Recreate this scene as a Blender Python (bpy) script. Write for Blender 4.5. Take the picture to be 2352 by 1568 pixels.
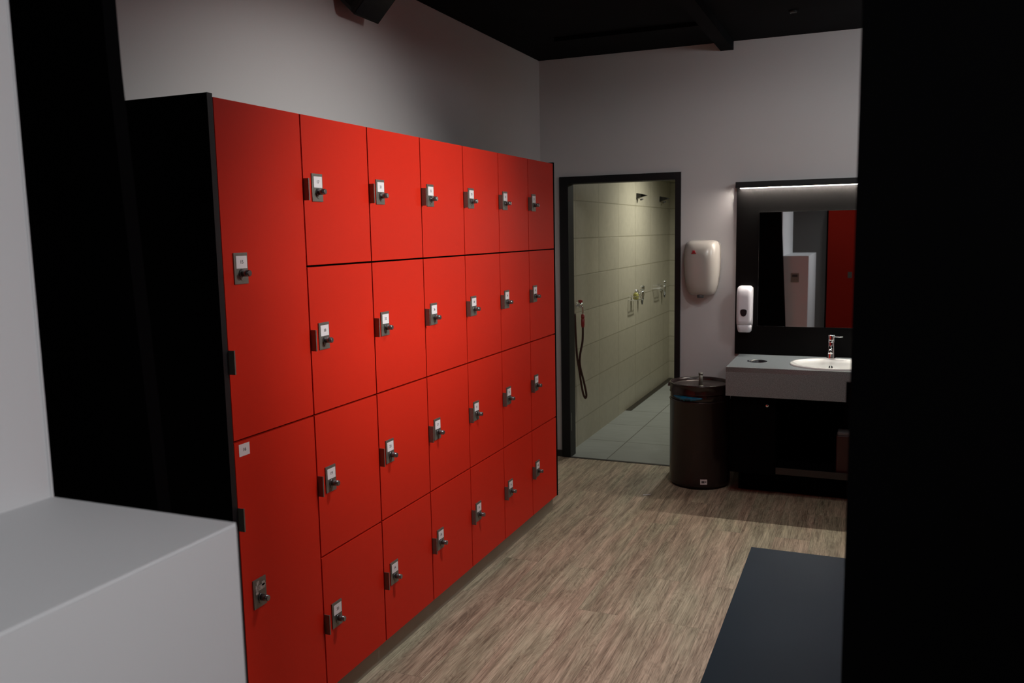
import bpy, bmesh, math
from mathutils import Matrix, Vector

for o in list(bpy.data.objects):
    bpy.data.objects.remove(o)
scene = bpy.context.scene
COL = scene.collection
PI = math.pi

# ------------------------------------------------------------------ camera
CAM = Vector((1.7308, -6.0110, 1.70))
YAW, PITCH, ROLL, FPX = 0.3987, 0.1263, -0.0188, 1958.5
cy_, sy_ = math.cos(YAW), math.sin(YAW)
fwd = Vector((-sy_ * math.cos(PITCH), cy_ * math.cos(PITCH), -math.sin(PITCH)))
rt = Vector((cy_, sy_, 0)); up = rt.cross(fwd)
c_, s_ = math.cos(ROLL), math.sin(ROLL)
r2 = c_ * rt + s_ * up; u2 = -s_ * rt + c_ * up
cam_d = bpy.data.cameras.new('camera'); cam = bpy.data.objects.new('camera', cam_d); COL.objects.link(cam)
cam.matrix_world = Matrix(((r2.x, u2.x, -fwd.x, CAM.x), (r2.y, u2.y, -fwd.y, CAM.y), (r2.z, u2.z, -fwd.z, CAM.z), (0, 0, 0, 1)))
cam_d.sensor_width = 36.0
cam_d.lens = 36.0 * FPX / 2352
cam_d.clip_start = 0.02
cam_d.dof.use_dof = True
cam_d.dof.focus_distance = 3.8
cam_d.dof.aperture_fstop = 6.3
scene.camera = cam

# ------------------------------------------------------------------ world, exposure
w = bpy.data.worlds.new('world'); scene.world = w; w.use_nodes = True
w.node_tree.nodes['Background'].inputs[0].default_value = (0.5, 0.55, 0.65, 1)
w.node_tree.nodes['Background'].inputs[1].default_value = 0.0
scene.view_settings.view_transform = 'Standard'
scene.view_settings.look = 'None'
scene.view_settings.gamma = 1
scene.view_settings.use_curve_mapping = False
scene.view_settings.exposure = 0.0

# ------------------------------------------------------------------ lamps
def spot(name, loc, target, energy, size, blend, col, rad=0.04):
    l = bpy.data.lights.new(name, 'SPOT'); l.energy = energy; l.spot_size = math.radians(size)
    l.spot_blend = blend; l.color = col; l.shadow_soft_size = rad
    o = bpy.data.objects.new(name, l); COL.objects.link(o); o.location = loc
    o.rotation_euler = (Vector(target) - Vector(loc)).to_track_quat('-Z', 'Y').to_euler()
    return o
WARM = (1.0, 0.96, 0.92); COOL = (0.93, 0.98, 1.0)
SPOTS = [  # location, target, energy, cone, blend, colour
    ((2.20, -3.13, 2.455), (0.0, -2.88, 1.50), 188, 66, 1.0, WARM),
    ((1.05, -3.05, 2.80), (0.95, -2.95, 0.0), 165, 86, 1.0, COOL),
    ((2.60, -1.50, 2.62), (1.50, 0.0, 2.10), 32, 92, 0.9, COOL),
    ((2.90, -5.70, 2.50), (0.90, -5.75, 1.3), 118, 90, 1.0, (0.99, 0.98, 1.0)),
    ((1.25, -7.30, 2.80), (1.1, -7.2, 0.0), 11, 130, 1.0, COOL),
    ((1.35, -2.10, 2.80), (1.15, 0.0, 0.30), 27, 112, 1.0, WARM),
    ((1.20, -2.70, 2.80), (1.20, -2.60, 0.0), 15, 178, 0.15, COOL),  # added unseen fill lamp, lifts the dim upper left wall
]
for i, (a, b, e, sz, bl, c) in enumerate(SPOTS):
    spot('spot_light', a, b, e, sz, bl, c, (0.13, 0.06, 0.20, 0.06, 0.05, 0.08, 0.10)[i])
spot('shower_light', (0.48, 2.10, 2.42), (-0.05, 2.0, 0.9), 78, 155, 1.0, (1.0, 0.98, 0.88), 0.05)

# ------------------------------------------------------------------ materials
def new_mat(name):
    m = bpy.data.materials.new(name); m.use_nodes = True
    nt = m.node_tree; return m, nt, nt.nodes['Principled BSDF']
def N(nt, t, **kw):
    n = nt.nodes.new(t)
    for k, v in kw.items(): setattr(n, k, v)
    return n
def mat(name, col, rough=0.5, metal=0.0, spec=0.5, bump=0.0, bscale=200, var=0.0, vscale=4, coat=0.0):
    m, nt, p = new_mat(name)
    p.inputs['Base Color'].default_value = (*col, 1); p.inputs['Roughness'].default_value = rough
    p.inputs['Metallic'].default_value = metal; p.inputs['Specular IOR Level'].default_value = spec
    p.inputs['Coat Weight'].default_value = coat
    tc = N(nt, 'ShaderNodeTexCoord')
    if var:
        n = N(nt, 'ShaderNodeTexNoise'); n.inputs['Scale'].default_value = vscale; n.inputs['Detail'].default_value = 3
        nt.links.new(tc.outputs['Object'], n.inputs['Vector'])
        r = N(nt, 'ShaderNodeValToRGB')
        r.color_ramp.elements[0].position = 0.3; r.color_ramp.elements[1].position = 0.7
        r.color_ramp.elements[0].color = (*[x * (1 - var) for x in col], 1)
        r.color_ramp.elements[1].color = (*[min(1, x * (1 + var)) for x in col], 1)
        nt.links.new(n.outputs['Fac'], r.inputs[0]); nt.links.new(r.outputs[0], p.inputs['Base Color'])
    if bump:
        n = N(nt, 'ShaderNodeTexNoise'); n.inputs['Scale'].default_value = bscale; n.inputs['Detail'].default_value = 4
        nt.links.new(tc.outputs['Object'], n.inputs['Vector'])
        b = N(nt, 'ShaderNodeBump'); b.inputs['Strength'].default_value = bump; b.inputs['Distance'].default_value = 0.002
        nt.links.new(n.outputs['Fac'], b.inputs['Height']); nt.links.new(b.outputs[0], p.inputs['Normal'])
    return m
M = {}
M['wall'] = mat('painted_wall', (0.60, 0.585, 0.585), 0.85, spec=0.2, bump=0.15, bscale=260, var=0.015, vscale=1.5)
M['wall_white'] = mat('white_painted_wall', (0.66, 0.67, 0.68), 0.6, spec=0.3, bump=0.12, bscale=180, var=0.02, vscale=2)
M['ceil'] = mat('black_ceiling', (0.004, 0.004, 0.0052), 0.9, spec=0.1, bump=0.2, bscale=80, var=0.3, vscale=3)
M['black'] = mat('black_laminate', (0.0015, 0.0015, 0.0018), 0.7, spec=0.03, bump=0.05, bscale=300, var=0.2)
M['black_edge'] = mat('black_edge_banding', (0.014, 0.015, 0.017), 0.5, spec=0.3, var=0.1)
M['black_gloss'] = mat('black_gloss_laminate', (0.0025, 0.0023, 0.0023), 0.45, spec=0.10, var=0.1)
M['frame'] = mat('black_door_frame', (0.009, 0.009, 0.010), 0.5, spec=0.3, bump=0.04, var=0.1)
M['red'] = mat('red_laminate', (0.68, 0.026, 0.010), 0.5, spec=0.14, bump=0.04, bscale=500, var=0.03, vscale=1.5)
M['steel'] = mat('brushed_steel', (0.20, 0.20, 0.175), 0.5, 0.6, bump=0.05, bscale=700, var=0.1, vscale=60)
M['chrome'] = mat('chrome', (0.86, 0.87, 0.88), 0.08, 1.0, var=0.02)
M['knob'] = mat('dark_knob_metal', (0.20, 0.20, 0.20), 0.3, 0.8, var=0.1, vscale=50)
M['label'] = mat('white_label', (0.88, 0.88, 0.90), 0.5, var=0.02, vscale=60)
M['ink'] = mat('black_ink', (0.03, 0.03, 0.035), 0.6, var=0.1)
M['worn'] = mat('worn_sticker', (0.42, 0.40, 0.36), 0.8, var=0.5, vscale=150)
M['plinth'] = mat('grey_kickboard', (0.27, 0.245, 0.195), 0.5, 0.1, spec=0.4, var=0.06, vscale=6)
M['bench'] = mat('dark_blue_bench', (0.012, 0.022, 0.032), 0.5, spec=0.05, bump=0.05, bscale=400, var=0.05)
M['tap_white'] = mat('ceramic', (0.90, 0.92, 0.90), 0.12, spec=0.6, var=0.01)
M['plastic'] = mat('white_plastic', (0.78, 0.77, 0.82), 0.28, spec=0.5, var=0.015)
M['dryer'] = mat('cream_enamel', (0.44, 0.41, 0.375), 0.22, spec=0.6, var=0.02)
M['dark_plastic'] = mat('dark_plastic', (0.015, 0.015, 0.02), 0.25, var=0.1)
M['logo_red'] = mat('red_print', (0.45, 0.02, 0.03), 0.4, var=0.1)
M['bin'] = mat('brown_black_metal', (0.022, 0.012, 0.011), 0.26, 0.1, spec=0.5, bump=0.02, var=0.1)
M['bin_in'] = mat('brown_steel', (0.10, 0.085, 0.08), 0.3, 0.7, var=0.1)
M['bag'] = mat('blue_bin_bag', (0.01, 0.13, 0.24), 0.3, bump=0.6, bscale=40, var=0.3, vscale=30)
M['hose'] = mat('red_brown_rubber', (0.045, 0.014, 0.010), 0.4, var=0.2, vscale=40)
M['red_plastic'] = mat('red_plastic', (0.30, 0.02, 0.02), 0.4, var=0.1, vscale=40)
M['yellow'] = mat('yellow_liquid', (0.42, 0.40, 0.12), 0.2, var=0.05)
M['canister'] = mat('dark_red_canister', (0.03, 0.003, 0.004), 0.4, var=0.1)
M['grey'] = mat('grey_plastic', (0.09, 0.09, 0.095), 0.4, var=0.05)
M['screen'] = mat('thermostat_display', (0.05, 0.055, 0.06), 0.15, var=0.05)
M['drain'] = mat('drain_channel_dark', (0.045, 0.04, 0.03), 0.5, 0.3, var=0.2, vscale=20)
M['paper'] = mat('paper_scrap', (0.75, 0.75, 0.75), 0.8, var=0.02)
M['mirror'] = mat('mirror_glass', (0.90, 0.92, 0.92), 0.012, 1.0, var=0.0)
M['skirt'] = mat('dark_skirting', (0.025, 0.022, 0.02), 0.5, var=0.1)

# counter: speckled grey
m, nt, p = new_mat('speckled_grey_solid_surface')
tc = N(nt, 'ShaderNodeTexCoord'); v = N(nt, 'ShaderNodeTexNoise'); v.inputs['Scale'].default_value = 260; v.inputs['Detail'].default_value = 2
r = N(nt, 'ShaderNodeValToRGB'); r.color_ramp.elements[0].position = 0.35; r.color_ramp.elements[1].position = 0.68
r.color_ramp.elements[0].color = (0.135, 0.155, 0.165, 1); r.color_ramp.elements[1].color = (0.27, 0.31, 0.33, 1)
nt.links.new(tc.outputs['Object'], v.inputs['Vector']); nt.links.new(v.outputs['Fac'], r.inputs[0]); nt.links.new(r.outputs[0], p.inputs['Base Color'])
p.inputs['Roughness'].default_value = 0.32; M['counter'] = m

# emissive LED diffuser
m, nt, p = new_mat('led_diffuser')
p.inputs['Base Color'].default_value = (0.9, 0.9, 0.9, 1)
p.inputs['Emission Color'].default_value = (1.0, 0.90, 0.80, 1); p.inputs['Emission Strength'].default_value = 640.0
M['led'] = m
m, nt, p = new_mat('led_profile_edge')
p.inputs['Emission Color'].default_value = (1.0, 0.86, 0.74, 1); p.inputs['Emission Strength'].default_value = 7.0
M['led_edge'] = m
m, nt, p = new_mat('lamp_lens')
p.inputs['Base Color'].default_value = (0.9, 0.9, 0.9, 1)
p.inputs['Emission Color'].default_value = (1.0, 0.96, 0.92, 1); p.inputs['Emission Strength'].default_value = 12.0
M['lens'] = m

# wood-look floor planks running along Y
def wood_mat():
    m, nt, p = new_mat('wood_look_floor'); L = nt.links.new
    tc = N(nt, 'ShaderNodeTexCoord')
    sw = N(nt, 'ShaderNodeMapping'); sw.inputs['Rotation'].default_value = (0, 0, PI / 2)
    L(tc.outputs['Object'], sw.inputs['Vector'])
    br = N(nt, 'ShaderNodeTexBrick'); br.offset = 0.37; br.inputs['Scale'].default_value = 1
    br.inputs['Brick Width'].default_value = 1.25; br.inputs['Row Height'].default_value = 0.184
    br.inputs['Mortar Size'].default_value = 0.0007; br.inputs['Mortar Smooth'].default_value = 0.3
    br.inputs['Color1'].default_value = (0, 0, 0, 1); br.inputs['Color2'].default_value = (1, 1, 1, 1); br.inputs['Mortar'].default_value = (0.5, 0.5, 0.5, 1)
    L(sw.outputs[0], br.inputs['Vector'])
    # per-plank offset of the grain
    off = N(nt, 'ShaderNodeVectorMath', operation='MULTIPLY'); off.inputs[1].default_value = (7.3, 5.1, 3.7)
    L(br.outputs['Color'], off.inputs[0])
    add = N(nt, 'ShaderNodeVectorMath', operation='ADD'); L(tc.outputs['Object'], add.inputs[0]); L(off.outputs[0], add.inputs[1])
    mp = N(nt, 'ShaderNodeMapping'); mp.inputs['Scale'].default_value = (9.0, 1.35, 1); L(add.outputs[0], mp.inputs['Vector'])
    wn = N(nt, 'ShaderNodeTexNoise'); wn.inputs['Scale'].default_value = 1.6; wn.inputs['Detail'].default_value = 3; wn.inputs['Distortion'].default_value = 1.4
    L(mp.outputs[0], wn.inputs['Vector'])
    mul = N(nt, 'ShaderNodeMath', operation='MULTIPLY'); mul.inputs[1].default_value = 30.0; L(wn.outputs['Fac'], mul.inputs[0])
    sn = N(nt, 'ShaderNodeMath', operation='SINE'); L(mul.outputs[0], sn.inputs[0])          # contour-like cathedral grain
    mp2 = N(nt, 'ShaderNodeMapping'); mp2.inputs['Scale'].default_value = (210, 6, 1); L(add.outputs[0], mp2.inputs['Vector'])
    fn = N(nt, 'ShaderNodeTexNoise'); fn.inputs['Scale'].default_value = 1.0; fn.inputs['Detail'].default_value = 5; fn.inputs['Roughness'].default_value = 0.7
    L(mp2.outputs[0], fn.inputs['Vector'])
    mp3 = N(nt, 'ShaderNodeMapping'); mp3.inputs['Scale'].default_value = (34, 2.6, 1); L(add.outputs[0], mp3.inputs['Vector'])
    ln = N(nt, 'ShaderNodeTexNoise'); ln.inputs['Scale'].default_value = 1.0; ln.inputs['Detail'].default_value = 4; ln.inputs['Distortion'].default_value = 0.6
    L(mp3.outputs[0], ln.inputs['Vector'])
    l2 = N(nt, 'ShaderNodeMath', operation='MULTIPLY_ADD'); l2.inputs[1].default_value = 0.62; l2.inputs[2].default_value = 0.19; L(ln.outputs['Fac'], l2.inputs[0])
    sp_ = N(nt, 'ShaderNodeMath', operation='POWER'); sp_.inputs[1].default_value = 3.0; sa = N(nt, 'ShaderNodeMath', operation='ABSOLUTE'); L(sn.outputs[0], sa.inputs[0]); L(sa.outputs[0], sp_.inputs[0])
    a1 = N(nt, 'ShaderNodeMath', operation='MULTIPLY_ADD'); a1.inputs[1].default_value = -0.085; L(sp_.outputs[0], a1.inputs[0]); L(l2.outputs[0], a1.inputs[2])
    a2 = N(nt, 'ShaderNodeMath', operation='MULTIPLY_ADD'); a2.inputs[1].default_value = 0.85; L(fn.outputs['Fac'], a2.inputs[0]); L(a1.outputs[0], a2.inputs[2])
    sub = N(nt, 'ShaderNodeMath', operation='SUBTRACT'); sub.inputs[1].default_value = 0.405; L(a2.outputs[0], sub.inputs[0])
    pv = N(nt, 'ShaderNodeSeparateColor'); L(br.outputs['Color'], pv.inputs[0])
    a3 = N(nt, 'ShaderNodeMath', operation='MULTIPLY_ADD'); a3.inputs[1].default_value = 0.06; L(pv.outputs[0], a3.inputs[0]); L(sub.outputs[0], a3.inputs[2])
    rp = N(nt, 'ShaderNodeValToRGB'); e = rp.color_ramp.elements
    e[0].position = 0.30; e[0].color = (0.155, 0.122, 0.088, 1)
    e[1].position = 0.80; e[1].color = (0.66, 0.57, 0.44, 1)
    x = e.new(0.47); x.color = (0.33, 0.272, 0.20, 1)
    x = e.new(0.60); x.color = (0.46, 0.385, 0.29, 1)
    L(a3.outputs[0], rp.inputs[0])
    # soft reddish / greenish patches, part of the printed pattern
    pn = N(nt, 'ShaderNodeTexNoise'); pn.inputs['Scale'].default_value = 0.8; L(mp.outputs[0], pn.inputs['Vector'])
    mx = N(nt, 'ShaderNodeMix', data_type='RGBA', blend_type='MULTIPLY'); mx.inputs[0].default_value = 1
    pr = N(nt, 'ShaderNodeValToRGB'); pr.color_ramp.elements[0].color = (1.05, 0.99, 0.95, 1); pr.color_ramp.elements[1].color = (0.98, 1.06, 0.98, 1)
    pr.color_ramp.elements[0].position = 0.4; pr.color_ramp.elements[1].position = 0.6
    L(pn.outputs['Fac'], pr.inputs[0]); L(rp.outputs[0], mx.inputs[6]); L(pr.outputs[0], mx.inputs[7])
    mo = N(nt, 'ShaderNodeMix', data_type='RGBA'); L(br.outputs['Fac'], mo.inputs[0]); L(mx.outputs[2], mo.inputs[6]); mo.inputs[7].default_value = (0.16, 0.125, 0.09, 1)
    L(mo.outputs[2], p.inputs['Base Color'])
    p.inputs['Roughness'].default_value = 0.5; p.inputs['Specular IOR Level'].default_value = 0.35
    b = N(nt, 'ShaderNodeBump'); b.inputs['Strength'].default_value = 0.25; b.inputs['Distance'].default_value = 0.002
    L(a2.outputs[0], b.inputs['Height']); L(b.outputs[0], p.inputs['Normal'])
    return m
M['wood'] = wood_mat()

def tile_mat(name, col, grout, tw, th, ox, oz, axes, rough=0.35, off=0.0, msize=0.004, var=0.06):
    """grid tiles; axes picks which object coordinates are across / up"""
    m, nt, p = new_mat(name); L = nt.links.new
    tc = N(nt, 'ShaderNodeTexCoord'); s = N(nt, 'ShaderNodeSeparateXYZ'); L(tc.outputs['Object'], s.inputs[0])
    cb = N(nt, 'ShaderNodeCombineXYZ')
    aa = N(nt, 'ShaderNodeMath', operation='SUBTRACT'); aa.inputs[1].default_value = ox; L(s.outputs[axes[0]], aa.inputs[0])
    bb = N(nt, 'ShaderNodeMath', operation='SUBTRACT'); bb.inputs[1].default_value = oz; L(s.outputs[axes[1]], bb.inputs[0])
    L(aa.outputs[0], cb.inputs[0]); L(bb.outputs[0], cb.inputs[1])
    br = N(nt, 'ShaderNodeTexBrick'); br.offset = off; br.squash = 1; br.inputs['Scale'].default_value = 1
    br.inputs['Brick Width'].default_value = tw; br.inputs['Row Height'].default_value = th
    br.inputs['Mortar Size'].default_value = msize; br.inputs['Mortar Smooth'].default_value = 0.2
    br.inputs['Color1'].default_value = (*[c * (1 - var) for c in col], 1); br.inputs['Color2'].default_value = (*[c * (1 + var) for c in col], 1)
    br.inputs['Mortar'].default_value = (*grout, 1)
    L(cb.outputs[0], br.inputs['Vector'])
    n = N(nt, 'ShaderNodeTexNoise'); n.inputs['Scale'].default_value = 6; n.inputs['Detail'].default_value = 6; n.inputs['Distortion'].default_value = 1.0
    st = N(nt, 'ShaderNodeMapping'); st.inputs['Scale'].default_value = (0.5, 2.2, 2.2); L(tc.outputs['Object'], st.inputs['Vector']); L(st.outputs[0], n.inputs['Vector'])
    rp = N(nt, 'ShaderNodeValToRGB'); rp.color_ramp.elements[0].color = (0.95, 0.95, 0.95, 1); rp.color_ramp.elements[1].color = (1.04, 1.04, 1.04, 1)
    rp.color_ramp.elements[0].position = 0.35; rp.color_ramp.elements[1].position = 0.65
    L(n.outputs['Fac'], rp.inputs[0])
    mx = N(nt, 'ShaderNodeMix', data_type='RGBA', blend_type='MULTIPLY'); mx.inputs[0].default_value = 1
    L(br.outputs['Color'], mx.inputs[6]); L(rp.outputs[0], mx.inputs[7]); L(mx.outputs[2], p.inputs['Base Color'])
    p.inputs['Roughness'].default_value = rough
    b = N(nt, 'ShaderNodeBump', invert=True); b.inputs['Strength'].default_value = 0.6; b.inputs['Distance'].default_value = 0.003
    L(br.outputs['Fac'], b.inputs['Height']); L(b.outputs[0], p.inputs['Normal'])
    return m
M['tile'] = tile_mat('beige_wall_tile', (0.46, 0.43, 0.33), (0.32, 0.295, 0.21), 0.61, 0.29, 0.32, 0.20, (1, 2), 0.35, msize=0.005)
M['tile_x'] = tile_mat('beige_wall_tile_end', (0.46, 0.43, 0.33), (0.32, 0.295, 0.21), 0.61, 0.29, 0.32, 0.20, (0, 2), 0.35, msize=0.005)
M['tile_f'] = tile_mat('grey_floor_tile', (0.36, 0.385, 0.36), (0.13, 0.13, 0.11), 0.60, 0.60, -0.055, 0.58, (0, 1), 0.4, msize=0.004)

# ------------------------------------------------------------------ mesh helpers
def bx(bm, x0, x1, y0, y1, z0, z1, bev=0.0, mi=0, seg=2):
    mt = Matrix.Translation(((x0 + x1) / 2, (y0 + y1) / 2, (z0 + z1) / 2)) @ Matrix.Diagonal((abs(x1 - x0), abs(y1 - y0), abs(z1 - z0), 1))
    r = bmesh.ops.create_cube(bm, size=1, matrix=mt)
    fs = set(f for v in r['verts'] for f in v.link_faces)
    if bev:
        es = list(set(e for v in r['verts'] for e in v.link_edges))
        q = bmesh.ops.bevel(bm, geom=es, offset=bev, segments=seg, affect='EDGES', profile=0.7)
        fs = set(f for f in q['faces']) | set(f for f in fs if f.is_valid)
    for f in fs: f.material_index = mi
    return r
def cyl(bm, c, axis, r0, r1, h, n=24, mi=0, caps=True):
    """frustum from point c along axis"""
    a = Vector(axis).normalized(); q = a.to_track_quat('Z', 'Y').to_matrix().to_4x4()
    mt = Matrix.Translation(Vector(c) + a * h / 2) @ q
    r = bmesh.ops.create_cone(bm, cap_ends=caps, segments=n, radius1=r0, radius2=r1, depth=h, matrix=mt)
    for f in set(f for v in r['verts'] for f in v.link_faces):
        f.material_index = mi
        if len(f.verts) == 4: f.smooth = True
    return r
def lathe(bm, prof, cx=0, cy=0, sx=1, sy=1, n=48, mi=0, close=True, smooth=True):
    """profile [(r,z)] turned about the vertical through (cx,cy)"""
    rings = []
    for r, z in prof:
        if r < 1e-6: rings.append([bm.verts.new((cx, cy, z))])
        else: rings.append([bm.verts.new((cx + r * sx * math.cos(2 * PI * i / n), cy + r * sy * math.sin(2 * PI * i / n), z)) for i in range(n)])
    for a, b in zip(rings, rings[1:]):
        for i in range(n):
            j = (i + 1) % n
            if len(a) == 1 and len(b) == 1: continue
            if len(a) == 1: f = bm.faces.new((a[0], b[i], b[j]))
            elif len(b) == 1: f = bm.faces.new((a[i], b[0], a[j]))
            else: f = bm.faces.new((a[i], b[i], b[j], a[j]))
            f.smooth = smooth; f.material_index = mi
def loft(bm, secs, mi=0, cap=True, smooth=True):
    rings = [[bm.verts.new(p) for p in s] for s in secs]
    n = len(rings[0])
    for a, b in zip(rings, rings[1:]):
        for i in range(n):
            j = (i + 1) % n
            f = bm.faces.new((a[i], a[j], b[j], b[i])); f.smooth = smooth; f.material_index = mi
    if cap:
        for rg in (rings[0], rings[-1]):
            f = bm.faces.new(rg); f.material_index = mi
def tube(bm, pts, r, n=12, mi=0):
    """round tube along a smoothed polyline"""
    P = [Vector(p) for p in pts]; S = []
    for i in range(len(P) - 1):
        p0, p1, p2, p3 = P[max(i - 1, 0)], P[i], P[i + 1], P[min(i + 2, len(P) - 1)]
        for k in range(6):
            t = k / 6
            S.append(0.5 * ((2 * p1) + (-p0 + p2) * t + (2 * p0 - 5 * p1 + 4 * p2 - p3) * t * t + (-p0 + 3 * p1 - 3 * p2 + p3) * t ** 3))
    S.append(P[-1])
    up_ = Vector((0, 0, 1)); secs = []; ref = None
    for i, s in enumerate(S):
        d = (S[min(i + 1, len(S) - 1)] - S[max(i - 1, 0)]).normalized()
        if ref is None: ref = d.orthogonal().normalized()
        ref = (ref - d * ref.dot(d)).normalized(); b = d.cross(ref)
        secs.append([s + r * (math.cos(2 * PI * k / n) * ref + math.sin(2 * PI * k / n) * b) for k in range(n)])
    loft(bm, secs, mi)
def prism(bm, pts, axis, a, b, mi=0):
    """extrude polygon (2D points) along axis index between a and b"""
    def P(p, t):
        q = [0, 0, 0]; o = [i for i in range(3) if i != axis]; q[o[0]], q[o[1]], q[axis] = p[0], p[1], t; return q
    loft(bm, [[P(p, a) for p in pts], [P(p, b) for p in pts]], mi, smooth=False)
def obj(name, bm, mats, parent=None, loc=None, bevel=0, label=None):
    bmesh.ops.recalc_face_normals(bm, faces=bm.faces)
    me = bpy.data.meshes.new(name); bm.to_mesh(me); bm.free()
    for k in (mats if isinstance(mats, (list, tuple)) else [mats]): me.materials.append(M[k] if isinstance(k, str) else k)
    o = bpy.data.objects.new(name, me); COL.objects.link(o)
    if parent: o.parent = parent
    if loc: o.location = loc
    if label: o['label'] = label
    return o
def B(): return bmesh.new()
def tag(o, label, cat, group=None, kind=None):
    o['label'] = label; o['category'] = cat
    if group: o['group'] = group
    if kind: o['kind'] = kind
    return o
def thing(name, label, cat, loc=(0, 0, 0), rotz=0, group=None):
    o = bpy.data.objects.new(name, None); COL.objects.link(o); o.location = loc; o.rotation_euler = (0, 0, rotz)
    o.empty_display_size = 0.1
    return tag(o, label, cat, group)
def struct(name, bm, m, parent=None):
    o = obj(name, bm, m, parent)
    if not parent: o['kind'] = 'structure'
    return o
def kids(o): return [c for c in bpy.data.objects if c.parent == o]
def copy_tree(o, parent=None):
    c = o.copy(); COL.objects.link(c); c.parent = parent
    for ch in kids(o): copy_tree(ch, c)
    return c
def box_obj(name, m, dims, parent=None, bev=0, label=None):
    bm = B(); bx(bm, *dims, bev=bev); return obj(name, bm, m, parent, label=label)
_dg = None
def text_faces(txt, size):
    """text -> flat mesh (verts, faces) in its own XY plane, centred"""
    cu = bpy.data.curves.new('t', 'FONT'); cu.body = txt; cu.size = size; cu.align_x = 'CENTER'; cu.align_y = 'CENTER'; cu.extrude = 0.0
    ob = bpy.data.objects.new('t', cu); COL.objects.link(ob)
    dg = bpy.context.evaluated_depsgraph_get(); dg.update()
    me = bpy.data.meshes.new_from_object(ob.evaluated_get(dg))
    vs = [tuple(v.co) for v in me.vertices]; fs = [tuple(p.vertices) for p in me.polygons]
    bpy.data.objects.remove(ob); bpy.data.curves.remove(cu); bpy.data.meshes.remove(me)
    return vs, fs
def add_text(bm, txt, size, fn, mi=1, bold=0.0):
    vs, fs = text_faces(txt, size)
    for dx in ((0,) if not bold else (-bold, bold)):
        V = [bm.verts.new(fn(x + dx, y)) for x, y, z in vs]
        for f in fs:
            try: q = bm.faces.new([V[i] for i in f]); q.material_index = mi
            except ValueError: pass

# ------------------------------------------------------------------ room
CZ = 2.94; WX = -0.547; RX = 3.3; BY = -8.45
bm = B(); bx(bm, WX - 0.1, RX + 0.1, BY - 0.1, 0.0, -0.1, 0.0); struct('floor', bm, 'wood')
bm = B(); bx(bm, WX - 0.1, RX + 0.1, BY - 0.1, 0.1, CZ, CZ + 0.1); struct('ceiling', bm, 'ceil')
bm = B(); bx(bm, WX - 0.1, WX, BY - 0.1, 0.1, 0, CZ); struct('wall_left', bm, 'wall')
bm = B()
bx(bm, WX, -0.335, 0, 0.1, 0, CZ); bx(bm, -0.335, 0.465, 0, 0.1, 2.055, CZ); bx(bm, 0.465, RX, 0, 0.1, 0, CZ)
struct('wall_far', bm, 'wall')
bm = B(); bx(bm, RX, RX + 0.1, BY - 0.1, 0.1, 0, CZ); struct('wall_right', bm, 'wall')
bm = B(); bx(bm, WX, RX, BY - 0.1, BY, 0, CZ); struct('wall_back', bm, 'wall')
# skirting boards
bm = B(); bx(bm, WX, -0.395, -0.012, 0.0, 0, 0.05); bx(bm, 0.498, 0.93, -0.012, 0.0, 0, 0.05); struct('baseboard_far', bm, 'skirt')
bm = B(); bx(bm, WX, WX + 0.012, -1.2, -0.012, 0, 0.05); struct('baseboard_left', bm, 'skirt')
# door frame: casing and lining
fr = B()
bx(fr, -0.395, -0.328, -0.018, 0.0, 0, 2.10, 0.002); bx(fr, 0.459, 0.498, -0.018, 0.0, 0, 2.10, 0.002)
bx(fr, -0.328, 0.459, -0.018, 0.0, 2.05, 2.10, 0.002)
bx(fr, -0.335, -0.328, 0.0, 0.105, 0, 2.05); bx(fr, 0.459, 0.465, 0.0, 0.105, 0, 2.05); bx(fr, -0.335, 0.465, 0.0, 0.105, 2.049, 2.055)
d1 = struct('door_1', fr, 'frame')
bm = B(); bx(bm, -0.3285, -0.3275, 0.006, 0.020, 0.20, 0.34, 0.0); struct('strike_plate', bm, 'steel', d1)
# ceiling beam and shadow gap strip
bm = B(); bx(bm, 0.757, 0.842, -2.6, 0.0, 2.885, CZ); struct('trim_1', bm, 'ceil')
bm = B(); bx(bm, -0.19, 0.757, -0.66, -0.58, 2.915, CZ); struct('trim_2', bm, 'ceil')

# stepped wall beside the camera: full height part + lower ledge
bm = B()
prism(bm, [(WX, 0), (1.023, 0), (1.023, 1.353), (0.704, 1.353), (0.704, CZ), (WX, CZ)], 1, -6.75, -5.21)
es = [e for e in bm.edges if abs(e.verts[0].co.x - e.verts[1].co.x) < 1e-5 and abs(e.verts[0].co.z - e.verts[1].co.z) < 1e-5 or (abs(e.verts[0].co.x - e.verts[1].co.x) < 1e-5 and abs(e.verts[0].co.y - e.verts[1].co.y) < 1e-5)]
es = [e for e in es if e.verts[0].co.x > 0.5 and not (abs(e.verts[0].co.x - 0.704) < 1e-4 and abs(e.verts[1].co.z - 1.353) < 1e-4 and abs(e.verts[0].co.z - 1.353) < 1e-4)]
bmesh.ops.bevel(bm, geom=es, offset=0.003, segments=3, affect='EDGES')
struct('wall_partition', bm, 'wall_white')

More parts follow.
